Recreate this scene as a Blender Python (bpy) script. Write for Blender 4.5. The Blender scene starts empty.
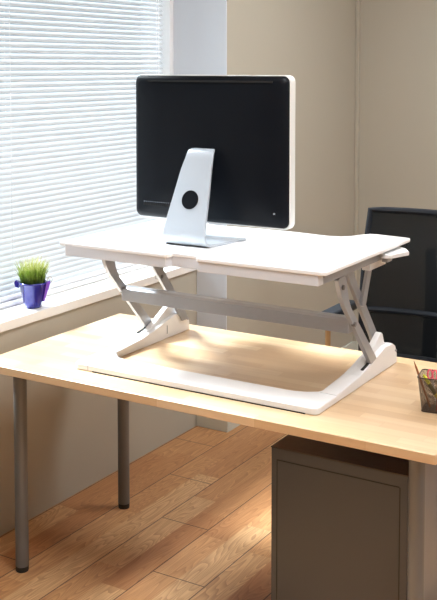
import bpy, bmesh, math, random
from mathutils import Vector, Matrix
random.seed(7)
S = bpy.context.scene
COL = S.collection
PI = math.pi

# ------------------------------------------------------------------ colour / node helpers
def lin(r, g, b):
    f = lambda c: (c/255/12.92) if c/255 <= 0.04045 else ((c/255+0.055)/1.055)**2.4
    return (f(r), f(g), f(b), 1.0)

class NT:
    def __init__(s, name):
        s.m = bpy.data.materials.new(name); s.m.use_nodes = True
        s.t = s.m.node_tree; s.t.nodes.clear()
        s.out = s.n('ShaderNodeOutputMaterial')
    def n(s, kind, **kw):
        nd = s.t.nodes.new(kind)
        for k, v in kw.items():
            if k.startswith('i_'):
                key = k[2:]
                key = int(key) if key.isdigit() else key.replace('_', ' ')
                nd.inputs[key].default_value = v
            else: setattr(nd, k, v)
        return nd
    def l(s, a, b): s.t.links.new(a, b)
    def math(s, op, a, b=None, c=None):
        nd = s.n('ShaderNodeMath', operation=op)
        for i, x in enumerate((a, b, c)):
            if x is None: continue
            if isinstance(x, (int, float)): nd.inputs[i].default_value = x
            else: s.l(x, nd.inputs[i])
        return nd.outputs[0]
    def mix(s, fac, a, b, blend='MIX'):
        nd = s.n('ShaderNodeMix', data_type='RGBA', blend_type=blend)
        for i, x in ((0, fac), (6, a), (7, b)):
            if isinstance(x, (int, float)): nd.inputs[i].default_value = x
            elif isinstance(x, tuple): nd.inputs[i].default_value = x
            else: s.l(x, nd.inputs[i])
        return nd.outputs[2]
    def bsdf(s, color=None, rough=.5, metal=0., **kw):
        b = s.n('ShaderNodeBsdfPrincipled')
        if color is not None:
            if isinstance(color, tuple): b.inputs['Base Color'].default_value = color
            else: s.l(color, b.inputs['Base Color'])
        if isinstance(rough, (int, float)): b.inputs['Roughness'].default_value = rough
        else: s.l(rough, b.inputs['Roughness'])
        b.inputs['Metallic'].default_value = metal
        for k, v in kw.items(): b.inputs[k.replace('_', ' ')].default_value = v
        s.l(b.outputs[0], s.out.inputs[0])
        return b

def simple(name, col, rough=.5, metal=0., var=.04, scale=30, bump=0., **kw):
    """procedural paint / metal / plastic: base colour with faint noise in tone and gloss"""
    t = NT(name)
    tc = t.n('ShaderNodeTexCoord')
    no = t.n('ShaderNodeTexNoise', i_Scale=scale, i_Detail=4.0)
    t.l(tc.outputs['Object'], no.inputs['Vector'])
    dark = tuple(c*(1-var) for c in col[:3])+(1,); lite = tuple(min(1, c*(1+var)) for c in col[:3])+(1,)
    c = t.mix(no.outputs['Fac'], dark, lite)
    r = t.math('MULTIPLY_ADD', no.outputs['Fac'], .1, rough-.05)
    b = t.bsdf(c, r, metal, **kw)
    if bump:
        bp = t.n('ShaderNodeBump', i_Strength=bump, i_Distance=.002)
        t.l(no.outputs['Fac'], bp.inputs['Height']); t.l(bp.outputs[0], b.inputs['Normal'])
    return t.m

def planks(t, along, across, width, length, step=None):
    """per-plank random value (0..1), and a mask that is 1 in the joints; returns also row id"""
    v = t.math('DIVIDE', across, width)
    row = t.math('FLOOR', v)
    w1 = t.n('ShaderNodeTexWhiteNoise', noise_dimensions='1D'); t.l(row, w1.inputs['W'])
    u = t.math('ADD', t.math('DIVIDE', along, length), t.math('MULTIPLY', w1.outputs['Value'], 7.31))
    if step: u = t.math('DIVIDE', t.math('ADD', t.math('SUBTRACT', along, step[0]), t.math('MULTIPLY', t.math('SUBTRACT', row, step[2]), step[1])), length)
    colm = t.math('FLOOR', u)
    cmb = t.n('ShaderNodeCombineXYZ'); t.l(row, cmb.inputs[0]); t.l(colm, cmb.inputs[1])
    w2 = t.n('ShaderNodeTexWhiteNoise', noise_dimensions='2D'); t.l(cmb.outputs[0], w2.inputs['Vector'])
    fv = t.math('ABSOLUTE', t.math('SUBTRACT', t.math('FRACT', v), .5))
    fu = t.math('ABSOLUTE', t.math('SUBTRACT', t.math('FRACT', u), .5))
    return w2.outputs['Value'], fv, fu, row

def wood_floor():
    t = NT('oak_floorboards')
    tc = t.n('ShaderNodeTexCoord'); sp = t.n('ShaderNodeSeparateXYZ'); t.l(tc.outputs['Object'], sp.inputs[0])
    X, Y = sp.outputs[0], sp.outputs[1]
    Xs = t.math('ADD', X, 2.334+2.05)
    rb, fvb, fub, rowb = planks(t, Y, Xs, .205, 1.25, (3.466, .356, 10))          # big boards with dark joints
    rs, fvs, fus, rows = planks(t, Y, Xs, .1025, .62)         # two strips per board, tone changes only
    # grain
    cmb = t.n('ShaderNodeCombineXYZ')
    t.l(t.math('MULTIPLY', X, 9.0), cmb.inputs[0]); t.l(t.math('MULTIPLY', Y, 1.15), cmb.inputs[1]); t.l(t.math('MULTIPLY', rs, 37.0), cmb.inputs[2])
    n1 = t.n('ShaderNodeTexNoise', i_Scale=1.3, i_Detail=1.5, i_Roughness=.45); t.l(cmb.outputs[0], n1.inputs['Vector'])
    rings = t.math('FRACT', t.math('MULTIPLY', n1.outputs['Fac'], 30.0))
    rings = t.math('POWER', rings, 1.6)
    cm2 = t.n('ShaderNodeCombineXYZ')
    t.l(t.math('MULTIPLY', X, 130.0), cm2.inputs[0]); t.l(t.math('MULTIPLY', Y, 7.0), cm2.inputs[1]); t.l(rs, cm2.inputs[2])
    n2 = t.n('ShaderNodeTexNoise', i_Scale=1.0, i_Detail=3.0); t.l(cm2.outputs[0], n2.inputs['Vector'])
    ramp = t.n('ShaderNodeValToRGB')
    cr = ramp.color_ramp; cr.elements[0].color = lin(186, 132, 86); cr.elements[1].color = lin(224, 184, 136)
    e = cr.elements.new(.5); e.color = lin(208, 158, 108)
    t.l(rs, ramp.inputs[0])
    c = t.mix(t.math('MULTIPLY', rings, .5), ramp.outputs[0], lin(140, 82, 46))
    c = t.mix(t.math('MULTIPLY', t.math('SUBTRACT', n2.outputs['Fac'], .35), .75), c, lin(128, 72, 40))
    jb = t.math('MAXIMUM', t.math('GREATER_THAN', fvb, .5-.0022/.205), t.math('GREATER_THAN', fub, .5-.0022/1.25))
    c = t.mix(t.math('MULTIPLY', jb, .85), c, lin(52, 28, 14))
    b = t.bsdf(c, t.math('MULTIPLY_ADD', n2.outputs['Fac'], .15, .30))
    bp = t.n('ShaderNodeBump', i_Strength=.35, i_Distance=.002); bp.invert = True
    t.l(t.math('ADD', jb, t.math('MULTIPLY', n2.outputs['Fac'], .15)), bp.inputs['Height']); t.l(bp.outputs[0], b.inputs['Normal'])
    return t.m

def wood_desk():
    t = NT('butcher_block_beech')
    tc = t.n('ShaderNodeTexCoord'); sp = t.n('ShaderNodeSeparateXYZ'); t.l(tc.outputs['Object'], sp.inputs[0])
    X, Y, Z = sp.outputs
    r, fv, fu, row = planks(t, X, t.math('ADD', Y, 5.0), .043, .33)
    cmb = t.n('ShaderNodeCombineXYZ')
    t.l(t.math('MULTIPLY', X, 2.0), cmb.inputs[0]); t.l(t.math('MULTIPLY', Y, 45.0), cmb.inputs[1]); t.l(t.math('MULTIPLY_ADD', r, 11.0, t.math('MULTIPLY', Z, 60.)), cmb.inputs[2])
    n = t.n('ShaderNodeTexNoise', i_Scale=1.6, i_Detail=4.0); t.l(cmb.outputs[0], n.inputs['Vector'])
    ramp = t.n('ShaderNodeValToRGB'); cr = ramp.color_ramp
    cr.elements[0].color = lin(198, 163, 124); cr.elements[1].color = lin(222, 195, 160)
    e = cr.elements.new(.5); e.color = lin(211, 179, 140)
    t.l(r, ramp.inputs[0])
    c = t.mix(t.math('MULTIPLY', n.outputs['Fac'], .38), ramp.outputs[0], lin(186, 138, 88))
    j = t.math('MAXIMUM', t.math('GREATER_THAN', fv, .5-.0007/.043), t.math('GREATER_THAN', fu, .5-.0007/.33))
    c = t.mix(t.math('MULTIPLY', j, .25), c, lin(150, 100, 60))
    b = t.bsdf(c, t.math('MULTIPLY_ADD', n.outputs['Fac'], .12, .34), Coat_Weight=1.0, Coat_Roughness=.34)
    return t.m

def slat_mat():
    t = NT('white_blind_slats')
    tc = t.n('ShaderNodeTexCoord'); no = t.n('ShaderNodeTexNoise', i_Scale=15.0); t.l(tc.outputs['Object'], no.inputs['Vector'])
    c = t.mix(no.outputs['Fac'], (.56, .58, .605, 1), (.60, .62, .64, 1))
    d = t.n('ShaderNodeBsdfPrincipled', i_Roughness=.45); t.l(c, d.inputs['Base Color'])
    tr = t.n('ShaderNodeBsdfTranslucent', i_Color=(.82, .87, .93, 1))
    mx = t.n('ShaderNodeMixShader', i_0=.03); t.l(d.outputs[0], mx.inputs[1]); t.l(tr.outputs[0], mx.inputs[2])
    t.l(mx.outputs[0], t.out.inputs[0])
    return t.m

def glass_mat():
    t = NT('window_glass')
    lw = t.n('ShaderNodeLayerWeight', i_Blend=.5)
    fac = t.math('MULTIPLY_ADD', t.math('POWER', lw.outputs['Facing'], 5.0), .6, .03)
    tr = t.n('ShaderNodeBsdfTransparent', i_Color=(.96, .98, .98, 1)); gl = t.n('ShaderNodeBsdfGlossy', i_Roughness=.02)
    mx = t.n('ShaderNodeMixShader'); t.l(fac, mx.inputs[0]); t.l(tr.outputs[0], mx.inputs[1]); t.l(gl.outputs[0], mx.inputs[2])
    t.l(mx.outputs[0], t.out.inputs[0])
    return t.m

def mesh_mat(name, col, cell, hole, rough=.5, metal=.3, axes=(0, 2)):
    """woven / perforated sheet: real see-through holes from a grid"""
    t = NT(name)
    tc = t.n('ShaderNodeTexCoord'); sp = t.n('ShaderNodeSeparateXYZ'); t.l(tc.outputs['Object'], sp.inputs[0])
    a = t.math('ADD', sp.outputs[0], sp.outputs[1]); b = sp.outputs[2]
    if axes == 'diag':
        a2 = t.math('ADD', a, b); b2 = t.math('SUBTRACT', a, b); a, b = a2, b2
    fa = t.math('ABSOLUTE', t.math('SUBTRACT', t.math('FRACT', t.math('DIVIDE', a, cell)), .5))
    fb = t.math('ABSOLUTE', t.math('SUBTRACT', t.math('FRACT', t.math('DIVIDE', b, cell)), .5))
    h = t.math('LESS_THAN', t.math('MAXIMUM', fa, fb), hole/2)
    p = t.n('ShaderNodeBsdfPrincipled', i_Base_Color=col, i_Roughness=rough, i_Metallic=metal)
    p.inputs['Specular IOR Level'].default_value = .5 if metal else .15
    tr = t.n('ShaderNodeBsdfTransparent')
    mx = t.n('ShaderNodeMixShader'); t.l(h, mx.inputs[0]); t.l(p.outputs[0], mx.inputs[1]); t.l(tr.outputs[0], mx.inputs[2])
    t.l(mx.outputs[0], t.out.inputs[0])
    return t.m

def emit_mat(name, col, st):
    t = NT(name); e = t.n('ShaderNodeEmission', i_Color=col, i_Strength=st); t.l(e.outputs[0], t.out.inputs[0]); return t.m

def grass_mat():
    t = NT('grass_blades')
    tc = t.n('ShaderNodeTexCoord'); sp = t.n('ShaderNodeSeparateXYZ'); t.l(tc.outputs['Object'], sp.inputs[0])
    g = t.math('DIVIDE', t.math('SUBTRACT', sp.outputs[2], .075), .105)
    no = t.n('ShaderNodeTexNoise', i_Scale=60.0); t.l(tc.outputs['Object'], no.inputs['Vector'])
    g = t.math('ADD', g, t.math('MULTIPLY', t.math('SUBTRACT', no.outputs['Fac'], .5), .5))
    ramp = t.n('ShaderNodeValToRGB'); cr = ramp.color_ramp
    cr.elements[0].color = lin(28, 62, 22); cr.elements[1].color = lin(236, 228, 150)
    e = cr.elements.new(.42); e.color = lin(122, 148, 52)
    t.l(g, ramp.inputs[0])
    d = t.n('ShaderNodeBsdfPrincipled', i_Roughness=.5); t.l(ramp.outputs[0], d.inputs['Base Color'])
    tr = t.n('ShaderNodeBsdfTranslucent'); t.l(ramp.outputs[0], tr.inputs[0])
    mx = t.n('ShaderNodeMixShader', i_0=.35); t.l(d.outputs[0], mx.inputs[1]); t.l(tr.outputs[0], mx.inputs[2])
    t.l(mx.outputs[0], t.out.inputs[0])
    return t.m

M = dict(
    floor=wood_floor(), desk=wood_desk(), slat=slat_mat(), glass=glass_mat(), grass=grass_mat(),
    wall=simple('beige_wall_paint', lin(174, 168, 154), .75, var=.02, scale=3, bump=.03),
    jamb=simple('pale_jamb_paint', lin(208, 214, 223), .6, var=.01),  # cool window daylight on the wall, put into the base colour
    ceiling=simple('ceiling_paint', lin(225, 222, 215), .8, var=.01),
    base=simple('baseboard_paint', lin(200, 202, 192), .5, var=.02),
    sill=simple('window_sill_laminate', lin(232, 230, 226), .35, var=.01),
    frame=simple('white_window_frame', lin(235, 236, 238), .35, var=.01),
    white=simple('white_powder_coat', lin(226, 224, 224), .38, var=.012, scale=60),
    whitetop=simple('white_laminate_top', lin(241, 240, 241), .3, var=.01, scale=60),
    skirt=simple('pale_grey_skirt', lin(212, 213, 219), .4, var=.012),
    silver=simple('satin_silver_paint', lin(162, 163, 168), .33, .35, var=.04, scale=80),
    bolt=simple('dark_steel_bolt', lin(120, 117, 116), .35, .7),
    slot=simple('black_slot_liner', (.01, .01, .01, 1), .7),
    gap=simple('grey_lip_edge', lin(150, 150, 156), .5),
    alu=simple('anodised_aluminium', lin(186, 192, 200), .36, .3, var=.02, scale=90),
    shell=simple('white_aluminium_shell', lin(226, 225, 222), .35, .15, var=.02),
    black=simple('black_plastic_back', (.004, .005, .0075, 1), .38, var=.1, scale=8, Specular_IOR_Level=.14),
    vent=simple('vent_black', (.002, .002, .002, 1), .6),
    ventdot=simple('dark_grey_vent', lin(120, 126, 136), .6),  # small highlights on the port vents, put in as lighter grey
    screen=simple('dark_screen_glass', (.01, .01, .012, 1), .08),
    leg=simple('grey_desk_leg_paint', lin(104, 104, 104), .38, .1, var=.03),
    rubber=simple('black_rubber', (.02, .018, .016, 1), .7),
    ped=simple('dark_grey_cabinet_paint', lin(58, 61, 68), .42, .1, var=.03, scale=60, bump=.02),
    pedside=simple('grey_side_panel', lin(112, 112, 116), .4, .1, var=.03),  # lighter grey than the rest of the cabinet body
    pedtop=simple('dark_brown_cabinet_top', lin(52, 42, 38), .4, .1, var=.05),
    pot=simple('blue_glazed_tin', lin(32, 32, 132), .16, .25, var=.04, scale=25, Coat_Weight=.6, Coat_Roughness=.08),
    purple=simple('violet_tin', lin(132, 84, 206), .2, .2, var=.1),
    wire=simple('silver_wire', lin(210, 212, 216), .3, .8),
    soil=simple('potting_soil', lin(46, 32, 22), .95, var=.3, scale=120, bump=.5),
    chair=simple('black_chair_plastic', (.010, .013, .019, 1), .5, var=.15, Specular_IOR_Level=.3),
    chairmesh=mesh_mat('black_chair_mesh', (.008, .010, .012, 1), .0035, .2, .6, 0.),
    tan=simple('tan_bronze_post', lin(172, 134, 92), .4, .3),  # warm reflection in the chrome post, put into its colour
    cupmesh=mesh_mat('mesh_cup_metal', lin(84, 70, 60), .0026, .62, .4, .5, axes='diag'),
    cupwire=simple('dark_bronze_wire', lin(76, 62, 54), .4, .5),
    pencil=simple('brown_pencil_paint', lin(150, 92, 52), .4), lead=simple('graphite_tip', lin(48, 44, 44), .5),
    pencilwood=simple('sharpened_wood', lin(216, 176, 120), .6),
    pink=simple('pink_plastic', lin(238, 92, 120), .35), yellow=simple('yellow_green_plastic', lin(206, 200, 50), .3),
    red=simple('red_plastic', lin(220, 62, 44), .35), markcap=simple('dark_marker_band', lin(60, 66, 26), .4),
    lampframe=simple('lamp_frame', lin(220, 220, 220), .4),
    lamp=emit_mat('lamp_diffuser', (.95, .98, 1, 1), 12.5),  # glow of the added ceiling fill panels
)

# ------------------------------------------------------------------ mesh helpers
def obj(name, bm, mat, parent=None, smooth=False, loc=None, bevel=0, seg=2, angle=35):
    me = bpy.data.meshes.new(name)
    bmesh.ops.recalc_face_normals(bm, faces=bm.faces)
    bm.to_mesh(me); bm.free()
    o = bpy.data.objects.new(name, me); COL.objects.link(o)
    me.materials.append(mat)
    if parent is not None:
        o.parent = parent
        # geometry is written in world coordinates: shift into the thing's frame
        q = parent
        off = Vector((0, 0, 0))
        while q is not None: off += Vector(q.get('_o', (0, 0, 0))); q = None
        base = Vector(parent['_base']) if '_base' in parent else Vector((0, 0, 0))
        me.transform(Matrix.Translation(-base))
        o['_base'] = tuple(base)
    elif loc is not None:
        me.transform(Matrix.Translation(-Vector(loc))); o.location = loc; o['_base'] = tuple(loc)
    if smooth:
        for p in me.polygons: p.use_smooth = True
        try: me.set_sharp_from_angle(angle=math.radians(angle))
        except Exception: pass
    if bevel:
        md = o.modifiers.new('bevel', 'BEVEL'); md.width = bevel; md.segments = seg; md.limit_method = 'ANGLE'; md.angle_limit = math.radians(30)
    return o

def thing(name, label, cat, loc, group=None):
    o = bpy.data.objects.new(name, None); COL.objects.link(o); o.location = loc
    o.empty_display_size = .1
    o['label'] = label; o['category'] = cat; o['_base'] = tuple(loc)
    if group: o['group'] = group
    return o

def box(bm, x0, x1, y0, y1, z0, z1):
    v = [bm.verts.new((x, y, z)) for z in (z0, z1) for y in (y0, y1) for x in (x0, x1)]
    for f in ((0, 2, 3, 1), (4, 5, 7, 6), (0, 1, 5, 4), (2, 6, 7, 3), (0, 4, 6, 2), (1, 3, 7, 5)):
        bm.faces.new([v[i] for i in f])
    return v
def BX(*a):
    bm = bmesh.new(); box(bm, *a); return bm

def prism(bm, pts, a0, a1, axis):
    """extrude a 2-D outline along an axis: 'x' -> pts are (y,z); 'z' -> pts are (x,y); 'y' -> pts are (x,z)"""
    def mk(p, a):
        return {'x': (a, p[0], p[1]), 'z': (p[0], p[1], a), 'y': (p[0], a, p[1])}[axis]
    A = [bm.verts.new(mk(p, a0)) for p in pts]; B = [bm.verts.new(mk(p, a1)) for p in pts]
    n = len(pts)
    bm.faces.new(A); bm.faces.new(B[::-1])
    for i in range(n): bm.faces.new((A[i], B[i], B[(i+1) % n], A[(i+1) % n]))
def PR(*a):
    bm = bmesh.new(); prism(bm, *a); return bm

def tube(bm, pts, r, n=10, caps=True):
    pts = [Vector(p) for p in pts]; rs = r if isinstance(r, (list, tuple)) else [r]*len(pts)
    rings = []; up = None
    for i, p in enumerate(pts):
        d = (pts[min(i+1, len(pts)-1)]-pts[max(i-1, 0)]).normalized()
        if up is None:
            up = Vector((0, 0, 1)) if abs(d.z) < .9 else Vector((1, 0, 0))
        a = d.cross(up).normalized(); b = a.cross(d).normalized(); up = b
        rings.append([bm.verts.new(p+(a*math.cos(t)+b*math.sin(t))*rs[i]) for t in (2*PI*k/n for k in range(n))])
    for i in range(len(rings)-1):
        for k in range(n): bm.faces.new((rings[i][k], rings[i][(k+1) % n], rings[i+1][(k+1) % n], rings[i+1][k]))
    if caps: bm.faces.new(rings[0][::-1]); bm.faces.new(rings[-1])
def TB(*a, **k):
    bm = bmesh.new(); tube(bm, *a, **k); return bm

def lathe(bm, prof, c, n=32):
    rings = []
    for r, z in prof:
        rings.append([bm.verts.new((c[0]+r*math.cos(2*PI*k/n), c[1]+r*math.sin(2*PI*k/n), c[2]+z)) for k in range(n)])
    for i in range(len(rings)-1):
        for k in range(n): bm.faces.new((rings[i][k], rings[i][(k+1) % n], rings[i+1][(k+1) % n], rings[i+1][k]))
    bm.faces.new(rings[0][::-1]); bm.faces.new(rings[-1])

def rrect(x0, x1, z0, z1, r, n=6):
    pts = []
    for cx, cz, a in ((x1-r, z0+r, -PI/2), (x1-r, z1-r, 0), (x0+r, z1-r, PI/2), (x0+r, z0+r, PI)):
        for k in range(n+1):
            t = a+PI/2*k/n; pts.append((cx+r*math.cos(t), cz+r*math.sin(t)))
    return pts

def struct(name, bm, m, bevel=0):
    o = obj(name, bm, m, bevel=bevel); o['kind'] = 'structure'; return o

# ------------------------------------------------------------------ the setting
XW = -2.545      # room face of the wall under the window
YC = 4.016       # face of the wall jog right of the window
XC = -2.383      # long side of the jog
YF = 5.5
ZC = 2.75
WB, WT = 1.0, 2.60   # window: left end in y, top in z
struct('floor', BX(-3.0, 2.3, -1.6, YF+.2, -.05, 0), M['floor'])
struct('ceiling', BX(-3.0, 2.3, -1.6, YF+.2, ZC, ZC+.05), M['ceiling'])
bm = bmesh.new()
box(bm, -2.86, XW, -1.6, YC, 0, .75)
box(bm, -2.86, XW, -1.6, WB, .75, ZC)
box(bm, -2.86, XW, WB, YC, WT, ZC)
struct('wall_left', bm, M['wall'])
struct('wall_jog', BX(-2.86, XC, YC, YF+.1, 0, ZC), M['wall'])
struct('wall_far', BX(XC, 2.3, YF, YF+.1, 0, ZC), M['wall'])
struct('wall_right', BX(2.2, 2.3, -1.6, YF, 0, ZC), M['ceiling'])
struct('wall_near', BX(XW, 2.2, -1.6, -1.5, 0, ZC), M['ceiling'])
bm = bmesh.new(); box(bm, XW+.001, XC+.012, YC-.012, YC, 0, .09); box(bm, XC, XC+.012, YC, YF, 0, .09)
struct('baseboard_jog', bm, M['base'], .002)
struct('baseboard_far', BX(XC+.012, 2.2, YF-.012, YF, 0, .09), M['base'], .002)
bm = bmesh.new(); box(bm, XC, XC+.02, YF-.035, YF-.0, .09, ZC)
struct('trim_1', bm, M['wall'], .004)
# window sill, frame, glass
struct('trim_3', BX(-2.86, XC, YC-.006, YC-.0005, .786, ZC), M['jamb'])  # thin sheet added on the jog face to carry the daylight colour
struct('trim_4', BX(XW+.001, XC, YC-.006, YC-.0005, .09, .786), M['jamb'])
struct('trim_2', BX(-2.80, -2.532, WB, YC-.001, .75, .786), M['sill'], .003)
bm = bmesh.new()
box(bm, -2.80, -2.672, WB, YC, .786, .804)
box(bm, -2.80, -2.672, YC-.035, YC, .803, WT)
box(bm, -2.80, -2.672, WB, WB+.035, .803, WT)
box(bm, -2.80, -2.672, WB+.035, YC-.035, WT-.03, WT)
wf = bmesh.new()
w = struct('window_1', bm, M['frame'], .002)
bm = bmesh.new()
box(bm, -2.79, -2.755, WB+.035, YC-.035, .803, .815)
obj('glazing_bead', bm, M['frame'], w)
obj('pane', BX(-2.775, -2.770, WB+.035, YC-.035, .803, WT-.03), M['glass'], w)

# ------------------------------------------------------------------ venetian blind
bl = thing('venetian_blind', 'closed white horizontal venetian blind hanging in the window above the sill', 'blind', (-2.705, 2.5, .806))
B0, B1 = WB+.045, 3.957
bm = bmesh.new()
pitch, wid, tilt = .0222, .0262, math.radians(45)
z = .832
dx, dz = math.cos(tilt)*wid/2, math.sin(tilt)*wid/2
while z < WT-.06:
    # outer edge up, inner edge down, slightly crowned
    n = 4; rows = []
    for k in range(n+1):
        s = k/n*2-1; crown = (1-s*s)*.0022
        x = -2.705 + s*dx + crown*math.sin(tilt); zz = z - s*dz + crown*math.cos(tilt)
        rows.append((bm.verts.new((x, B0, zz)), bm.verts.new((x, B1, zz))))
    for k in range(n): bm.faces.new((rows[k][0], rows[k+1][0], rows[k+1][1], rows[k][1]))
    z += pitch
obj('slats', bm, M['slat'], bl, smooth=True)
obj('bottom_rail', BX(-2.719, -2.690, B0, B1, .8045, .822), M['frame'], bl, bevel=.002)
obj('head_rail', BX(-2.725, -2.685, B0, B1, WT-.056, WT-.031), M['frame'], bl, bevel=.002)
for y in (1.35, 2.1, 2.92, 3.90):
    bm = bmesh.new()
    for x in (-2.6915, -2.7185): tube(bm, [(x, y, .81), (x, y, WT-.05)], .0009, 6)
    obj('ladder_cord', bm, M['frame'], bl)
bm = TB([(-2.683, 3.905, 1.66), (-2.683, 3.905, WT-.06)], .0022, 8); obj('tilt_wand', bm, M['frame'], bl)

# ------------------------------------------------------------------ desk
X0, X1, Y0, Y1 = -2.3915, -.8298, 2.427, 3.2001
desk = thing('office_desk', 'long butcher-block wooden desk with round grey metal legs', 'desk', ((X0+X1)/2, (Y0+Y1)/2, 0))
obj('desktop', PR(rrect(X0, X1, Y0, Y1, .007, 4), .703, .73, 'z'), M['desk'], desk, smooth=True, bevel=.0025)
for lx in (X0+.0855, X1-.0855):
    for ly in (2.53, 3.107):
        bm = bmesh.new(); lathe(bm, [(.045, .697), (.045, .703)], (lx, ly, 0), 24)
        lathe(bm, [(.0215, .018), (.0225, .019), (.0225, .697)], (lx, ly, 0), 28)
        lg = obj('leg', bm, M['leg'], desk, smooth=True)
        bm = bmesh.new(); lathe(bm, [(.0205, 0), (.0215, .002), (.0215, .018)], (lx, ly, 0), 28)
        obj('rubber_foot', bm, M['rubber'], lg, smooth=True)

# ------------------------------------------------------------------ pedestal cabinet
px0, px1, py0, py1, pz = -1.390, -.967, 2.60, 3.12, .587
ped = thing('pedestal_cabinet', 'dark grey metal pedestal cabinet standing under the desk', 'cabinet', ((px0+px1)/2, (py0+py1)/2, 0))
bm = bmesh.new()
box(bm, px0, px1, py0, py1-.02, .03, pz-.003)
body = obj('body', bm, M['ped'], ped, bevel=.002)
obj('top_panel', BX(px0-.001, px1+.001, py0-.001, py1, pz-.003, pz), M['pedtop'], ped)
bm = bmesh.new()   # recessed seam of the back panel
zt, zb, xl, xr = pz-.039, .05, px0+.018, px1-.024
for a in ((xl, xr, zt, zt+.0028), (xl, xl+.0022, zb, zt), (xr, xr+.0028, zb, zt), (xl, xr, zb, zb+.0025)):
    box(bm, a[0], a[1], py0-.0007, py0+.002, a[2], a[3])
obj('panel_seam', bm, M['slot'], ped)
obj('side_panel', BX(px1, px1+.0015, py0+.012, py1-.025, .035, pz-.006), M['pedside'], ped)  # thin lighter grey sheet laid over the right side of the body
obj('plinth', BX(px0+.02, px1-.02, py0+.02, py1-.05, 0, .03), M['rubber'], ped)
for z0, z1 in ((.045, .30), (.305, .44), (.445, .575)):
    d = obj('drawer', BX(px0+.004, px1-.004, py1-.02, py1, z0, z1), M['ped'], ped, bevel=.002)
    bm = bmesh.new(); xm = (px0+px1)/2; zz = z1-.03
    tube(bm, [(xm-.06, py1, zz), (xm-.06, py1+.02, zz), (xm+.06, py1+.02, zz), (xm+.06, py1, zz)], .004, 8)
    obj('handle', bm, M['silver'], d, smooth=True)

# ------------------------------------------------------------------ sit-stand riser
CX = -1.642
R = thing('standing_desk_converter', 'white height-adjustable sit-stand riser with grey scissor arms standing on the desk', 'desk riser', (CX, 2.83, .73))
FY = 2.508; ZT = 1.142
right_back = [(-1.176, FY+.008), (-1.173, 3.145), (-1.177, 3.158), (-1.19, 3.163), (-1.30, 3.176), (-1.323, 3.172), (-1.345, 3.135), (-1.362, 3.095), (-1.385, 3.072), (-1.43, 3.062), (-1.55, 3.076)]
outl = [(-2.113, FY+.004), (-1.705, FY), (-1.697, FY+.003), (-1.694, FY+.030), (-1.598, FY+.030), (-1.595, FY+.003), (-1.588, FY), (-1.190, FY)]
outl += right_back
outl += [(2*CX-x, y) for x, y in right_back[::-1]][:-1] + [(-2.118, FY+.012)]
obj('work_surface', PR(outl, ZT-.011, ZT, 'z'), M['whitetop'], R, bevel=.002)
def skirt(z0, z1, grow):
    bm = bmesh.new(); a, b = 2.5115-grow, 2.545
    prism(bm, [(-2.091-grow, a), (-1.704+grow, a), (-1.700+grow, a+.028), (-1.594-grow, a+.028), (-1.590-grow, a), (-1.199+grow, a), (-1.199+grow, b), (-1.58, b), (-1.585, b+.026), (-1.709, b+.026), (-1.714, b), (-2.091-grow, b)], z0, z1, 'z')
    return bm
obj('rear_skirt', skirt(ZT-.042, ZT-.0055, 0), M['skirt'], R, bevel=.0015)
obj('shadow_lip', skirt(ZT-.0055, ZT-.0035, -.0005), M['gap'], R)
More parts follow.
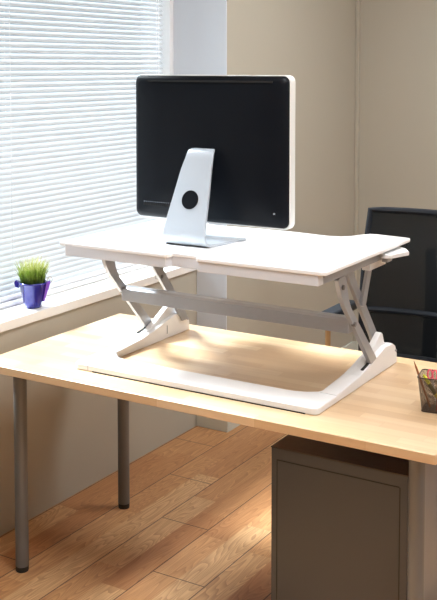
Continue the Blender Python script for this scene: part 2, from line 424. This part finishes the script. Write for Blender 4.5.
for s in (-1, 1):
    mx = lambda x: CX + s*(x-CX)
    def MBX(x0, x1, *a):
        x0, x1 = sorted((mx(x0), mx(x1))); return BX(x0, x1, *a)
    # channel rail under the top: web plus flanges
    bm = bmesh.new()
    for a in ((-1.207, -1.203, 2.547, 3.11, 1.098, 1.131), (-1.24, -1.207, 2.547, 3.11, 1.098, 1.101), (-1.203, -1.196, 2.547, 3.11, 1.118, 1.131)):
        x0, x1 = sorted((mx(a[0]), mx(a[1]))); box(bm, x0, x1, *a[2:])
    obj('side_rail', bm, M['silver'], R, bevel=.0008)
    obj('tray_bracket', MBX(-1.250, -1.222, 2.932, 3.062, 1.068, 1.096), M['white'], R, bevel=.002)
    # squeeze lever sticking out by the user's corner
    pts = [(-1.200, 2.955), (-1.180, 2.940), (-1.158, 2.948), (-1.132, 3.030), (-1.160, 3.078), (-1.200, 3.110)]
    lv = obj('release_lever', PR([(mx(x), y) for x, y in pts], 1.110, 1.122, 'z'), M['white'], R, bevel=.0015)
    obj('lever_pivot', MBX(-1.192, -1.172, 2.952, 2.99, 1.096, 1.108), M['silver'], lv, bevel=.001)
    # outer lift arm (slightly bent bar)
    xo0, xo1 = (-1.223, -1.209)
    q = [(2.668, 1.086), (2.676, 1.092), (2.712, 1.094), (2.724, 1.086), (2.742, 1.022), (2.760, .990), (2.955, .795), (2.985, .745), (2.945, .742), (2.905, .795), (2.715, 1.000), (2.690, 1.035)]
    x0, x1 = sorted((mx(xo0), mx(xo1)))
    la = obj('lift_arm', PR(q, x0, x1, 'x'), M['silver'], R, bevel=.001)
    for (y, z) in ((2.697, 1.062), (2.782, .935)):
        bm = bmesh.new(); n = 14
        xa = mx(-1.204) if s > 0 else mx(-1.227)
        tube(bm, [(xa, y, z), (mx(-1.215), y, z)], .0075, n); obj('bolt', bm, M['bolt'], la, smooth=True)
    # inner scissor arm and short brace
    x0, x1 = sorted((mx(-1.270), mx(-1.258)))
    q = [(2.825, 1.098), (2.872, 1.098), (2.905, 1.045), (3.085, .832), (3.118, .775), (3.078, .775), (3.040, .830), (2.868, 1.035)]
    sc = obj('scissor_arm', PR(q, x0, x1, 'x'), M['silver'], R, bevel=.001)
    bm = TB([(mx(-1.253), 2.945, .963), (mx(-1.272), 2.945, .963)], .007, 12); obj('bolt', bm, M['bolt'], sc, smooth=True)
    x0, x1 = sorted((mx(-1.257), mx(-1.247)))
    q = [(2.990, 1.098), (3.022, 1.098), (3.016, 1.075), (2.964, .957), (2.950, .948), (2.936, .953), (2.933, .966)]
    obj('brace', PR(q, x0, x1, 'x'), M['silver'], R, bevel=.001)
    # base arm with ramp and fin
    q = [(2.66, .7305), (2.66, .7535), (2.70, .755), (2.83, .764), (2.90, .776), (2.965, .791), (3.035, .806), (3.095, .803), (3.120, .790), (3.134, .762), (3.136, .7305)]
    x0, x1 = sorted((mx(-1.2635), mx(-1.2086)))
    ba = obj('base_arm', PR(q, x0, x1, 'x'), M['white'], R, bevel=.003)
    x0, x1 = sorted((mx(-1.247), mx(-1.226)))
    q = [(2.86, .762), (2.955, .806), (3.040, .850), (3.052, .843), (3.066, .812), (3.10, .80), (3.10, .765)]
    obj('arm_fin', PR(q, x0, x1, 'x'), M['white'], ba, bevel=.003)
    # dark slot the lift arm runs in
    bm = bmesh.new(); x0, x1 = sorted((mx(-1.2235), mx(-1.2145)))
    prism(bm, [(2.868, .760), (2.868, .7735), (2.90, .7785), (2.966, .7935), (2.966, .765)], x0, x1, 'x'); obj('slot', bm, M['slot'], ba)
    if s < 0:
        obj('rib', BX(mx(-1.264)-.0, mx(-1.264)+.0012, 2.985, 2.988, .748, .778), M['silver'], ba)
    bm = bmesh.new(); tube(bm, [(mx(-1.2045) if s > 0 else mx(-1.2685), 3.118, .775), (mx(-1.215) if s > 0 else mx(-1.26), 3.118, .775)], .004, 10)
    obj('rivet', bm, M['silver'], ba)
# front bar of the base, fillets at its ends
bm = bmesh.new()
bar = [(-2.070, 2.535), (-2.060, 2.530), (-1.225, 2.528), (-1.212, 2.533), (-1.208, 2.545), (-1.208, 2.70), (-1.264, 2.70), (-1.272, 2.672), (-1.300, 2.652), (-1.34, 2.640), (-1.94, 2.640), (-1.985, 2.650), (-2.015, 2.68), (-2.02, 2.70), (-2.076, 2.70), (-2.076, 2.55)]
prism(bm, bar, .7308, .7515, 'z')
obj('base_bar', bm, M['white'], R, bevel=.004, seg=3)
bm = bmesh.new(); prism(bm, [(-2.00, 2.529), (-1.245, 2.527), (-1.245, 2.62), (-2.00, 2.62)], .7301, .7335, 'z')
obj('base_pad', bm, M['rubber'], R)
obj('end_joint', BX(-2.0185, -2.0168, 2.5295, 2.60, .7335, .7518), M['gap'], R)
# cross beam between the lift arms
bm = bmesh.new(); prism(bm, [(2.772, .906), (2.818, .906), (2.818, .946), (2.810, .952), (2.780, .952), (2.772, .946)], 2*CX+1.222, -1.222, 'x')
obj('cross_beam', bm, M['silver'], R, bevel=.0015)

# ------------------------------------------------------------------ computer
MX = -1.711
mon = thing('desktop_computer', 'black-backed desktop computer on a silver L-shaped foot, seen from behind', 'computer', (MX, 2.74, ZT))
HW = .2885
obj('shell', PR(rrect(MX-HW, MX+HW, 1.199, 1.676, .022, 8), 2.778, 2.812, 'y'), M['shell'], mon, smooth=True, bevel=.002)
bm = bmesh.new()   # domed back
rings = []
for ins, y, r in ((.003, 2.785, .020), (.003, 2.772, .020), (.007, 2.765, .022), (.020, 2.760, .028), (.10, 2.754, .05), (.2, 2.752, .02)):
    rings.append([bm.verts.new((x, y, z)) for x, z in rrect(MX-HW+ins, MX+HW-ins, 1.199+ins+.002, 1.676-ins, r, 8)])
for i in range(len(rings)-1):
    n = len(rings[i])
    for k in range(n): bm.faces.new((rings[i][k], rings[i][(k+1) % n], rings[i+1][(k+1) % n], rings[i+1][k]))
bm.faces.new(rings[-1]); bm.faces.new(rings[0][::-1])
back = obj('back_cover', bm, M['black'], mon, smooth=True, angle=60)
obj('top_vent', PR(rrect(-1.938, -1.474, 1.6525, 1.6585, .0028, 4), 2.7555, 2.770, 'y'), M['vent'], back)
bm = bmesh.new()
for k in range(13):
    x = -1.956+k*.0088
    box(bm, x, x+.0042, 2.7540, 2.762, 1.2440, 1.2520)
obj('port_vents', bm, M['vent'], back)
bm = bmesh.new()
for k in range(13): box(bm, -1.955+k*.0088, -1.9525+k*.0088, 2.7538, 2.762, 1.2555, 1.2575)
obj('port_marks', bm, M['ventdot'], back)  # row of painted highlights above the vent holes
bm = TB([(-1.467, 2.7555, 1.250), (-1.467, 2.762, 1.250)], .0028, 12); obj('status_dot', bm, M['alu'], back)
obj('screen', PR(rrect(MX-HW+.004, MX+HW-.004, 1.285, 1.672, .012, 5), 2.811, 2.8135, 'y'), M['screen'], mon)
# stand: bent plate, tapered
path = [(2.842, ZT+.0045, .103, -.006), (2.70, ZT+.0045, .088, -.014), (2.672, ZT+.0050, .0845, -.016), (2.656, ZT+.0095, .083, -.017), (2.647, ZT+.020, .0800, -.015), (2.645, ZT+.034, .0790, -.015),
        (2.650, 1.20, .076, -.014), (2.680, 1.30, .0650, -.008), (2.705, 1.38, .0555, -.005), (2.7160, 1.412, .0505, -.002), (2.720, 1.425, .0488, -.001), (2.727, 1.434, .047, -.001), (2.738, 1.438, .044, -.002), (2.757, 1.438, .036, -.006)]
th = .0085
bm = bmesh.new(); rows = []
for i, (y, z, hw, off) in enumerate(path):
    a = path[max(0, i-1)]; b = path[min(len(path)-1, i+1)]
    d = Vector((0, b[0]-a[0], b[1]-a[1])).normalized(); nrm = Vector((0, d.z, -d.y))
    p = Vector((MX+off, y, z))
    rows.append([bm.verts.new(p+Vector((sx*hw, 0, 0))+nrm*sn*th/2) for sx, sn in ((-1, -1), (1, -1), (1, 1), (-1, 1))])
for i in range(len(rows)-1):
    for k in range(4): bm.faces.new((rows[i][k], rows[i][(k+1) % 4], rows[i+1][(k+1) % 4], rows[i+1][k]))
bm.faces.new(rows[0]); bm.faces.new(rows[-1][::-1])
st = obj('stand', bm, M['alu'], mon, smooth=True, bevel=.0012, angle=40)
# grommet of the cable hole, lying in the sloping plate
c = Vector((MX-.008, 2.6755, 1.285)); d = Vector((0, .030, .10)).normalized(); nrm = Vector((0, d.z, -d.y))*-1
bm = bmesh.new()
nn = Vector((0, -d.z, d.y))
rg = []
for off, r in ((.0010, .0300), (.0058, .0300), (.0058, .0278), (.0050, .0275)):
    rg.append([bm.verts.new(c+nn*off+Vector((math.cos(a)*r, 0, 0))+d*math.sin(a)*r) for a in (2*PI*k/40 for k in range(40))])
for i in range(3):
    for k in range(40): bm.faces.new((rg[i][k], rg[i][(k+1) % 40], rg[i+1][(k+1) % 40], rg[i+1][k]))
bm.faces.new(rg[-1]); bm.faces.new(rg[0][::-1])
obj('cable_grommet', bm, M['black'], st, smooth=True, angle=30)

# ------------------------------------------------------------------ plant pot on the sill
PC = (-2.595, 2.925, .786)
pot = thing('potted_grass', 'small potted grass in a blue tin bucket on the window sill', 'plant', PC)
bm = bmesh.new()
lathe(bm, [(.0265, 0), (.029, .001), (.033, .020), (.0455, .080), (.049, .082), (.0495, .0855), (.047, .087), (.043, .083), (.041, .074)], PC, 40)
bk = obj('bucket', bm, M['pot'], pot, smooth=True, angle=70)
bm = bmesh.new(); lathe(bm, [(.040, .072), (.030, .0755)], PC, 24); obj('soil', bm, M['soil'], pot, smooth=True)
# ears on both sides (in the direction across the view) and the wire handle
ca = math.radians(32); ex, ey = math.cos(ca), math.sin(ca)
def PP(r, t, z): return (PC[0]+ex*r-ey*t, PC[1]+ey*r+ex*t, PC[2]+z)
for sgn, m in ((-1, 'pot'), (1, 'purple')):
    bm = bmesh.new()
    if sgn < 0: ring = [(.046, .088), (.058, .092), (.062, .084), (.058, .070), (.045, .066)]
    else: ring = [(.047, .088), (.058, .089), (.060, .084), (.040, .020), (.033, .020)]
    A = [bm.verts.new(PP(sgn*r, -.010, z)) for r, z in ring]; Bv = [bm.verts.new(PP(sgn*r, .010, z)) for r, z in ring]
    bm.faces.new(A); bm.faces.new(Bv[::-1])
    for i in range(5): bm.faces.new((A[i], Bv[i], Bv[(i+1) % 5], A[(i+1) % 5]))
    obj('ear', bm, M[m], pot, bevel=.002)
hp = []
for k in range(17):
    a = PI*k/16; hp.append(PP(math.cos(a)*.060, .030*math.sin(a)*1.2, .084+.018*math.sin(a)))
obj('wire_handle', TB(hp, .0014, 6), M['wire'], pot, smooth=True)
hp = []
for k in range(13):
    a = PI*2*k/12; hp.append(PP(.058+.008*math.cos(a), .0, .094+.009*math.sin(a)))
obj('wire_loop', TB(hp, .0014, 6), M['wire'], pot, smooth=True)
bm = bmesh.new()
for i in range(620):
    a = random.uniform(0, 2*PI); r = .039*math.sqrt(random.random())
    bx_, by_ = PC[0]+r*math.cos(a), PC[1]+r*math.sin(a)
    h = random.uniform(.060, .112)*(1-.18*(r/.039)**2)
    ln = random.uniform(.001, .020)+.012*(r/.039)
    a2 = a+random.uniform(-.9, .9)
    w_ = random.uniform(.0011, .0022); wa = random.uniform(0, PI)
    wx, wy = math.cos(wa)*w_, math.sin(wa)*w_
    prev = None
    for k in range(5):
        t = k/4; q = t*t*ln
        cx_, cy_, cz_ = bx_+math.cos(a2)*q, by_+math.sin(a2)*q, PC[2]+.074+h*t*(1-.06*t)
        cx_ = max(cx_, -2.672)
        f = 1-t*.9
        cur = (bm.verts.new((cx_-wx*f, cy_-wy*f, cz_)), bm.verts.new((cx_+wx*f, cy_+wy*f, cz_)))
        if prev: bm.faces.new((prev[0], prev[1], cur[1], cur[0]))
        prev = cur
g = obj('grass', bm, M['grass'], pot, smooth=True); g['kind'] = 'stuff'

pot.scale = (1.13, 1.13, 1.13)

# ------------------------------------------------------------------ mesh pen cup and its pens
CUP = (-.9455, 2.753, .7305)
cup = thing('mesh_pen_cup', 'square dark wire-mesh pen cup near the right end of the desk', 'pen holder', CUP)
rot = math.radians(10)
def CP(x, y, z):
    return (CUP[0]+x*math.cos(rot)-y*math.sin(rot), CUP[1]+x*math.sin(rot)+y*math.cos(rot), CUP[2]+z)
def sq(h, z, r=.010, n=4):
    return [CP(x, y, z) for x, y in rrect(-h, h, -h, h, r, n)]
bm = bmesh.new()
A = [bm.verts.new(p) for p in sq(.034, .003)]; Bv = [bm.verts.new(p) for p in sq(.0445, .100)]
n = len(A)
for i in range(n): bm.faces.new((A[i], A[(i+1) % n], Bv[(i+1) % n], Bv[i]))
obj('mesh_wall', bm, M['cupmesh'], cup, smooth=True)
for h, z, r in ((.0445, .100, .0016), (.034, .002, .0015)):
    p = sq(h, z); p.append(p[0]); obj('rim' if z > .05 else 'base_ring', TB(p, r, 8, caps=False), M['cupwire'], cup, smooth=True)
bm = bmesh.new(); bm.faces.new([bm.verts.new(p) for p in sq(.034, .0025)]); obj('cup_floor', bm, M['cupwire'], cup)
def pen(name, label, cat, a, b, r, mat, tip=None, tipm=None, band=None):
    """a stick from a (bottom) to b (top)"""
    a, b = Vector(a), Vector(b)
    t = thing(name, label, cat, tuple(a)); d = (b-a)
    obj('barrel', TB([a, a+d*.86], r, 8), M[mat], t, smooth=True)
    if tip: obj('tip', TB([a+d*.86, a+d*.96], [r, r*.35], 8), M[tip], t, smooth=True)
    if tipm: obj('point', TB([a+d*.96, b], [r*.35, r*.12], 8), M[tipm], t, smooth=True)
    if band: obj('band', TB([a+d*.42, a+d*.70], r*1.12, 8), M[band], t, smooth=True)
    return t
pen('pencil', 'sharpened brown pencil leaning left out of the mesh cup', 'pencil', CP(-.014, .0, .006), (-1.0065, 2.742, .8650), .0034, 'pencil', 'pencil', 'lead')
pen('marker', 'yellow-green marker leaning inside the mesh cup', 'marker', CP(.026, -.006, .008), CP(-.034, -.016, .106), .0055, 'yellow', 'yellow', None, 'markcap')
# pink clip: a folded pair of loops
pk = thing('scissors', 'pink-handled scissors standing in the mesh cup', 'scissors', CP(.0, .012, .006))
for o_, sx in ((0, -1), (1, 1)):
    cx0 = -.012+sx*.007; pts = []
    for k in range(17):
        a = 2*PI*k/16; pts.append(CP(cx0+.0065*math.cos(a), .020, .094+.014*math.sin(a)))
    obj('handle', TB(pts, .0022, 8, caps=False), M['pink'], pk, smooth=True)
obj('blades', TB([CP(-.012, .02, .082), CP(.002, .012, .006)], [.004, .0012], 6), M['wire'], pk, smooth=True)
er = thing('highlighter', 'short red highlighter lying low in the mesh cup', 'highlighter', CP(.016, -.018, .006))
obj('barrel', TB([CP(.014, -.022, .006), CP(.016, -.022, .036)], .0085, 12), M['red'], er, smooth=True)
obj('cap', TB([CP(.016, -.022, .0362), CP(.017, -.021, .055)], .0088, 12), M['pink'], er, smooth=True)

# ------------------------------------------------------------------ office chair
CC = (-1.405, 3.72, 0)
ch = thing('office_chair', 'black mesh-back office chair facing the desk from the far side', 'chair', CC)
def bkpt(u, v):   # u -1..1 across, v 0..1 up; gently curved backrest
    hw = .268-.024*v
    return (CC[0]+u*hw, 3.97-.045*u*u+.03*v-.03*math.sin(v*PI), .50+v*.605)
bm = bmesh.new(); N1, N2 = 14, 14; gr = [[bm.verts.new(bkpt(-1+2*i/N1, j/N2)) for i in range(N1+1)] for j in range(N2+1)]
for j in range(N2):
    for i in range(N1): bm.faces.new((gr[j][i], gr[j][i+1], gr[j+1][i+1], gr[j+1][i]))
obj('mesh_back', bm, M['chairmesh'], ch, smooth=True)
loop = [bkpt(-1, j/8) for j in range(9)] + [bkpt(-1+2*i/10, 1) for i in range(1, 11)] + [bkpt(1, 1-j/8) for j in range(1, 9)] + [bkpt(1-2*i/10, 0) for i in range(1, 11)]
obj('back_frame', TB(loop, .013, 8, caps=False), M['chair'], ch, smooth=True)
obj('lumbar_bar', TB([bkpt(-1+2*i/8, .32) for i in range(9)], .012, 8), M['chair'], ch, smooth=True)
obj('back_spine', TB([(CC[0], 4.01, .95), (CC[0], 4.03, .70), (CC[0], 4.0, .50), (CC[0], 3.85, .43)], [.02, .028, .03, .03], 10), M['chair'], ch, smooth=True)
seat = PR(rrect(CC[0]-.25, CC[0]+.25, 3.47, 3.95, .07, 6), .445, .50, 'z'); obj('seat', seat, M['chair'], ch, smooth=True, bevel=.02, seg=4)
for s in (-1, 1):
    x = CC[0]+s*.335
    pad = PR([(3.66, .690), (3.675, .672), (3.98, .672), (4.0, .690), (3.99, .705), (3.68, .705)], x-.032, x+.032, 'x')
    am = obj('armrest', pad, M['chair'], ch, smooth=True, bevel=.01, seg=3)
    obj('arm_post', TB([(x, 3.74, .675), (x, 3.74, .47), (CC[0]+s*.24, 3.74, .44)], .012, 8), M['tan'], ch, smooth=True)
obj('gas_lift', TB([(CC[0], 3.72, .44), (CC[0], 3.72, .09)], .025, 14), M['chair'], ch, smooth=True)
for k in range(5):
    a = 2*PI*k/5+.3; ex_, ey_ = math.cos(a), math.sin(a)
    sp = obj('base_spoke', TB([(CC[0], 3.72, .11), (CC[0]+ex_*.28, 3.72+ey_*.28, .065)], [.024, .014], 8), M['chair'], ch, smooth=True)
    bm = bmesh.new(); c = Vector((CC[0]+ex_*.29, 3.72+ey_*.29, .028)); sd = Vector((-ey_, ex_, 0))
    tube(bm, [c-sd*.018, c+sd*.018], .028, 16); obj('caster', bm, M['rubber'], sp, smooth=True)

# ------------------------------------------------------------------ unseen ceiling panels added as fill light
for i, (x, y, lb) in enumerate(((-.9, 1.9, 'square ceiling lamp above the desk'), (-.9, 4.1, 'square ceiling lamp over the back of the room'), (1.15, 2.4, 'square ceiling lamp by the right wall of the room'))):
    L = thing('ceiling_lamp', lb, 'lamp', (x, y, ZC), 'ceiling lamps')
    obj('lamp_frame', BX(x-.62, x+.62, y-.32, y+.32, ZC-.035, ZC-.0), M['lampframe'], L)
    obj('diffuser', BX(x-.58, x+.58, y-.28, y+.28, ZC-.04, ZC-.0352), M['lamp'], L)

# ------------------------------------------------------------------ daylight
W = bpy.data.worlds.new('World'); S.world = W; W.use_nodes = True
bg = W.node_tree.nodes['Background']; bg.inputs[0].default_value = (.80, .90, 1.0, 1); bg.inputs[1].default_value = .42
sd = bpy.data.lights.new('sun', 'SUN'); sd.energy = 13.5; sd.angle = math.radians(17); sd.color = (.88, .95, 1)
so = bpy.data.objects.new('sun', sd); COL.objects.link(so)
el, az = math.radians(49), math.radians(-1)     # sun stands outside the window; travels towards +x
dvec = Vector((math.cos(el)*math.cos(az), math.cos(el)*math.sin(az), -math.sin(el)))
so.rotation_euler = dvec.to_track_quat('-Z', 'Y').to_euler(); so.location = (-6, 2.5, 6)

# ------------------------------------------------------------------ camera
f, pi_, ya, ppy, H = 1021.1265, .0624, -.5438, 128.8206, 1.7073
cd = bpy.data.cameras.new('camera'); cam = bpy.data.objects.new('camera', cd); COL.objects.link(cam)
cam.location = (0, 0, H); cam.rotation_euler = (PI/2-pi_, 0, -ya)
cd.sensor_fit = 'HORIZONTAL'; cd.sensor_width = 36; cd.lens = f/437*36
cd.shift_y = -(300-ppy)/437
S.camera = cam

for o in list(bpy.data.objects):
    for k in ('_base',):
        if k in o: del o[k]
vs = S.view_settings
vs.view_transform = 'Standard'; vs.look = 'None'; vs.gamma = 1; vs.exposure = 0.7; vs.use_curve_mapping = False
